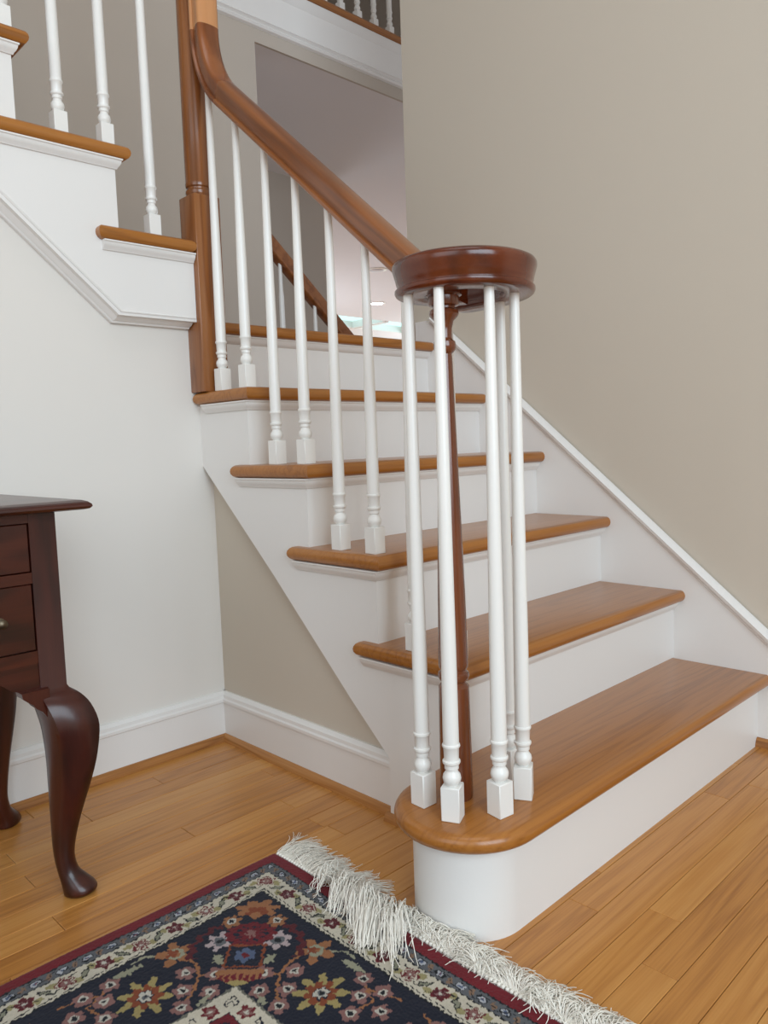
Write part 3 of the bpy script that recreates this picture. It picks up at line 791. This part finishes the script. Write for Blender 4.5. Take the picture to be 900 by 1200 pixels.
    FA = fold(A + .1); FB = fold(B0 + .1); keep = C.copy()
    # ---- outer bands
    b_ = s
    put(b_ < .0985, BLK); put(b_ < .0955, CRM); put(b_ < .0925, BLK); put(b_ < .0900, CRM)
    inb = (b_ > .054) & (b_ < .0900)
    ff_ = .0605
    tt = (t - .077 + 10 * ff_) % ff_; tt = np.where(tt > ff_ / 2, tt - ff_, tt)
    idx = np.round((t - .077) / ff_)
    dxx = b_ - .0725
    # little flower, outlined
    d = np.hypot(dxx, tt); th_ = np.arctan2(dxx, tt); rad = .0140 * (.66 + .46 * np.abs(np.cos(2.5 * th_ + .6 * idx)))
    alt = (idx % 2 == 0)
    # side leaves in gold
    for sg in (-1, 1):
        put(inb & (np.hypot((dxx + sg * .008) / .0065, (tt - sg * .0175) / .008) < 1), srgb(170, 160, 112))
    put(inb & (d < rad), RED); put(inb & alt & (d < rad * .82), CRM); put(inb & (d < rad * .66), RED); put(inb & (d < rad * .5) & alt, PNK)
    put(inb & ~alt & (d < rad * .86), DRED); put(inb & ~alt & (d < rad * .55) & (np.cos(5 * th_) > 0), srgb(150, 110, 110)); put(inb & (d < .0025), WHT)
    th2 = (t - .077 + ff_ / 2 + 10 * ff_) % ff_; th2 = np.where(th2 > ff_ / 2, th2 - ff_, th2)
    sgn = np.where(np.round((t - .077 + ff_ / 2) / ff_) % 2 == 0, 1, -1)
    sk_ = dxx - sgn * th2 * .8
    put(inb & (np.abs(sk_) < .0062) & (np.abs(th2) < .0085), BLK); put(inb & (np.abs(sk_) < .0036) & (np.abs(th2) < .0060), srgb(150, 150, 128))
    # wavy stem
    put(inb & (np.abs(dxx - .0125 * np.sin((t - .077) / ff_ * PI * 1.0)) < .0011) & (np.abs(th2) < .018) & (np.abs(th2) > .0085), BLK)
    put(b_ < .0540, BLK); put(b_ < .0515, GREY)
    ing = (b_ > .031) & (b_ < .0515)
    gg = .0395
    t3 = (t - .077 + 10 * gg) % gg; t3 = np.where(t3 > gg / 2, t3 - gg, t3); dx3 = b_ - .0410
    i3 = np.round((t - .077) / gg)
    d = np.hypot(dx3 / .0072, (t3 - .3 * dx3) / .0095)
    put(ing & (d < 1), BLK); put(ing & (d < .74), np.array(srgb(196, 198, 204))); put(ing & (d < .40), BLU); put(ing & (d < .25) & (i3 % 2 == 0), srgb(140, 60, 60))
    t4 = (t - .077 + gg / 2 + 10 * gg) % gg; t4 = np.where(t4 > gg / 2, t4 - gg, t4)
    put(ing & (np.hypot((dx3 - .002 * np.sign(t4)) / .0055, t4 / .0062) < 1), srgb(146, 116, 94))
    put(ing & (np.abs(dx3 + .006 * np.sin(t * 160)) < .0008), BLK)
    put(b_ < .0305, BLK); put(b_ < .0275, srgb(126, 24, 36))
    # wool tone variation
    nz_ = .90 + .16 * (np.sin(A * 2311 + np.sin(B0 * 1733) * 3) * np.sin(B0 * 2903 + A * 811)) * .6 + .04 * np.sin(A * 60 + B0 * 44)
    return np.clip(C * nz_[..., None], 0, 1)
fa_ = np.concatenate([np.arange(0, .86, .0017), np.arange(.86, RA + .0001, .02)]); fa_[-1] = RA
fb_ = np.concatenate([np.arange(0, .60, .0017), np.arange(.60, RB + .0001, .02)]); fb_[-1] = RB
GA, GB = np.meshgrid(fa_, fb_, indexing='ij')
COLR = rug_color(GA.copy(), GB.copy())
na, nb = GA.shape
edge = np.minimum(np.minimum(GA, RA - GA), np.minimum(GB, RB - GB))
Z = .0035 + .0065 * np.clip(edge / .006, 0, 1) ** .5
Z += rng.uniform(-.0004, .0004, Z.shape) + .0006 * np.sin(GA * 14) * np.sin(GB * 11)
XX = RXE - GB; YY = RYE - GA + .0012 * np.sin(GB * 19)
XX = XX - np.where(GB < .03, 1, 0) * .0 + .0015 * np.sin(GA * 23) * np.clip(1 - GB / .2, 0, 1)
co = np.stack([XX, YY, Z], -1).reshape(-1, 3)
I = np.arange(na * nb).reshape(na, nb)
quads = np.stack([I[:-1, :-1], I[:-1, 1:], I[1:, 1:], I[1:, :-1]], -1).reshape(-1, 4)
me = bpy.data.meshes.new('pile')
me.vertices.add(len(co)); me.vertices.foreach_set('co', co.ravel())
me.loops.add(len(quads) * 4); me.loops.foreach_set('vertex_index', quads.ravel())
me.polygons.add(len(quads)); me.polygons.foreach_set('loop_start', np.arange(0, len(quads) * 4, 4)); me.polygons.foreach_set('loop_total', np.full(len(quads), 4))
me.update(calc_edges=True)
ca = me.color_attributes.new('wool', 'FLOAT_COLOR', 'POINT')
ca.data.foreach_set('color', np.concatenate([COLR.reshape(-1, 3), np.ones((len(co), 1))], 1).ravel())
RM, nt, b = newmat('rug_wool'); at = nt.nodes.new('ShaderNodeAttribute'); at.attribute_name = 'wool'
nt.links.new(at.outputs['Color'], b.inputs['Base Color']); b.inputs['Roughness'].default_value = .95; b.inputs['Specular IOR Level'].default_value = .1
b.inputs['Sheen Weight'].default_value = .15
me.materials.append(RM)
rug = thing('rug', 'navy and red patterned wool rug with cream fringe on the oak floor', 'rug', (RXE - RB / 2, RYE - RA / 2, 0))
link('pile', me, rug)
BACK = paint('rug_backing', (120, 104, 84), .95)
# folded edge binding in red round the other sides
mk('backing', *box(RXE - RB + .001, RXE - .001, RYE - RA + .001, RYE - .001, .0003, .0033), BACK, rug)
FR = paint('fringe_cotton', (240, 235, 224), .9, .0, 50, .1)
# knotted selvedge strip along the fringed edge
V = []; F = []
for i in range(int(RA / .0075)):
    a = i * .0075 + .002
    if .115 < a < .33: continue
    V, F = cat_((V, F), box(RXE + .0005, RXE + .0085, RYE - a - .0062, RYE - a, .0008, .0088, .002))
tag(mk('selvedge', V, F, FR, rug, 60), kind='stuff')
# fringe strands
Vs = []; Fs = []
def strand(P, r0=.00085, r1=.0006):
    base = len(Vs); m = len(P)
    for i, p in enumerate(P):
        T = (P[min(i + 1, m - 1)] - P[max(i - 1, 0)]); T = T / (np.linalg.norm(T) + 1e-9)
        S = np.cross(T, (0, 0, 1.)); nn = np.linalg.norm(S); S = S / nn if nn > 1e-4 else np.array((1., 0, 0)); N2 = np.cross(S, T)
        r = r0 + (r1 - r0) * i / (m - 1)
        for k in range(3):
            a = 2.094 * k + .5; Vs.append(tuple(p + S * r * math.cos(a) + N2 * r * math.sin(a)))
    for i in range(m - 1):
        for k in range(3):
            j = (k + 1) % 3; Fs.append((base + i * 3 + k, base + i * 3 + j, base + (i + 1) * 3 + j, base + (i + 1) * 3 + k))
NS = 3900
def riser_dist(x, y):   # clearance from the rounded riser
    if x > bc[0]: return abs(y - bc[1]) - rr
    return math.hypot(x - bc[0], y - bc[1]) - rr
TW_ = .017
def lerp(a, b, k): return a + (b - a) * min(1, max(0, k))
for i in range(NS):
    a = rng.uniform(0, RA)
    if (a > .86 and rng.rand() < .5) or (a < .13 and rng.rand() < .3): continue
    tuft = math.floor(a / TW_); tr = np.random.RandomState(tuft * 7 + 3)
    ac = (tuft + .5) * TW_; tj = tr.normal(0, 1, 4); tl = tr.uniform(.72, 1.12)
    inward = (.150 < a < .335) and not (a < .215 and rng.rand() < .5)
    loose = rng.rand() < .16
    pull = .45 if not loose else 0
    aa = a + (ac - a) * pull
    y0 = RYE - a; P = []
    L = tl * rng.uniform(.78, 1.08)
    if inward:
        L *= lerp(.045, .088, (a - .16) / .08) if a < .31 else .070
        hgt = rng.uniform(.012, .034) + .006 * abs(tj[0])
        ddir = lerp(.25, .80, (a - .15) / .1) + tj[1] * .26 + rng.normal(0, .09 if not loose else .3)
        x = RXE + rng.uniform(-.004, .034); z = rng.uniform(.004, .020); nst = 9
        w1 = rng.normal(0, .004); w2 = rng.normal(0, .004)
        for k in range(nst):
            u = k / (nst - 1)
            zz = z * (1 - u) + hgt * math.sin(PI * min(1, u * 1.15)) ** .8 * (1 - u * .45) + .0115 * u + .001
            xx = x - L * u ** 1.05 + w1 * math.sin(u * 7)
            y2 = y0 + (RYE - aa - y0) * u - ddir * L * u + w2 * math.sin(u * 5 + 1) + rng.normal(0, .0006)
            P.append(np.array((xx, y2, max(zz, .0115 if xx < RXE else .002))))
    else:
        if a < .22:
            L *= .086; an = lerp(-.05, .55, a / .15) + tj[1] * .16 + rng.normal(0, .10); jit = .10; crl = .3
        else:
            L *= .066; an = -.10 + tj[1] * .42 + rng.normal(0, .30); jit = .30; crl = 1.0
        if loose: an += rng.normal(0, .5); jit *= 1.5
        lift = rng.uniform(.1, 1.0) * (.006 + .016 * crl)
        spin = rng.normal(0, .16) * crl + tj[2] * .10 * crl
        px = RXE + .006; py = y0; z = .0055 + rng.uniform(-.002, .003); nst = 9; stp = L / (nst - 1)
        for k in range(nst):
            u = k / (nst - 1)
            zz = max(.0012, z + lift * math.sin(PI * u ** .8) - .004 * u)
            P.append(np.array((px, py, zz)))
            an += rng.normal(0, jit) * .6 + spin
            qx = px + stp * math.cos(an); qy = py - stp * math.sin(an) + (RYE - aa - y0) / nst
            if riser_dist(qx, qy) < .003 + .001 * rng.rand():
                nxv = np.array((min(qx - bc[0], 0), qy - bc[1])); nxv = nxv / (np.linalg.norm(nxv) + 1e-9)
                tx, ty = -nxv[1], nxv[0]
                if tx * math.cos(an) - ty * math.sin(an) < 0: tx, ty = -tx, -ty
                qx = px + tx * stp * .8; qy = py + ty * stp * .8
                tq = riser_dist(qx, qy)
                if tq < .003: qx += nxv[0] * (.0035 - tq); qy += nxv[1] * (.0035 - tq)
                z += .003
            px, py = qx, qy
    strand(P)
V = [tuple(map(float, p)) for p in Vs]
me = bpy.data.meshes.new('fringe'); me.from_pydata(V, [], Fs); me.materials.append(FR)
tag(link('fringe', me, rug), 'cream cotton fringe, partly folded back over the rug', kind='stuff')
print('planks', npl, 'fringe faces', len(Fs))
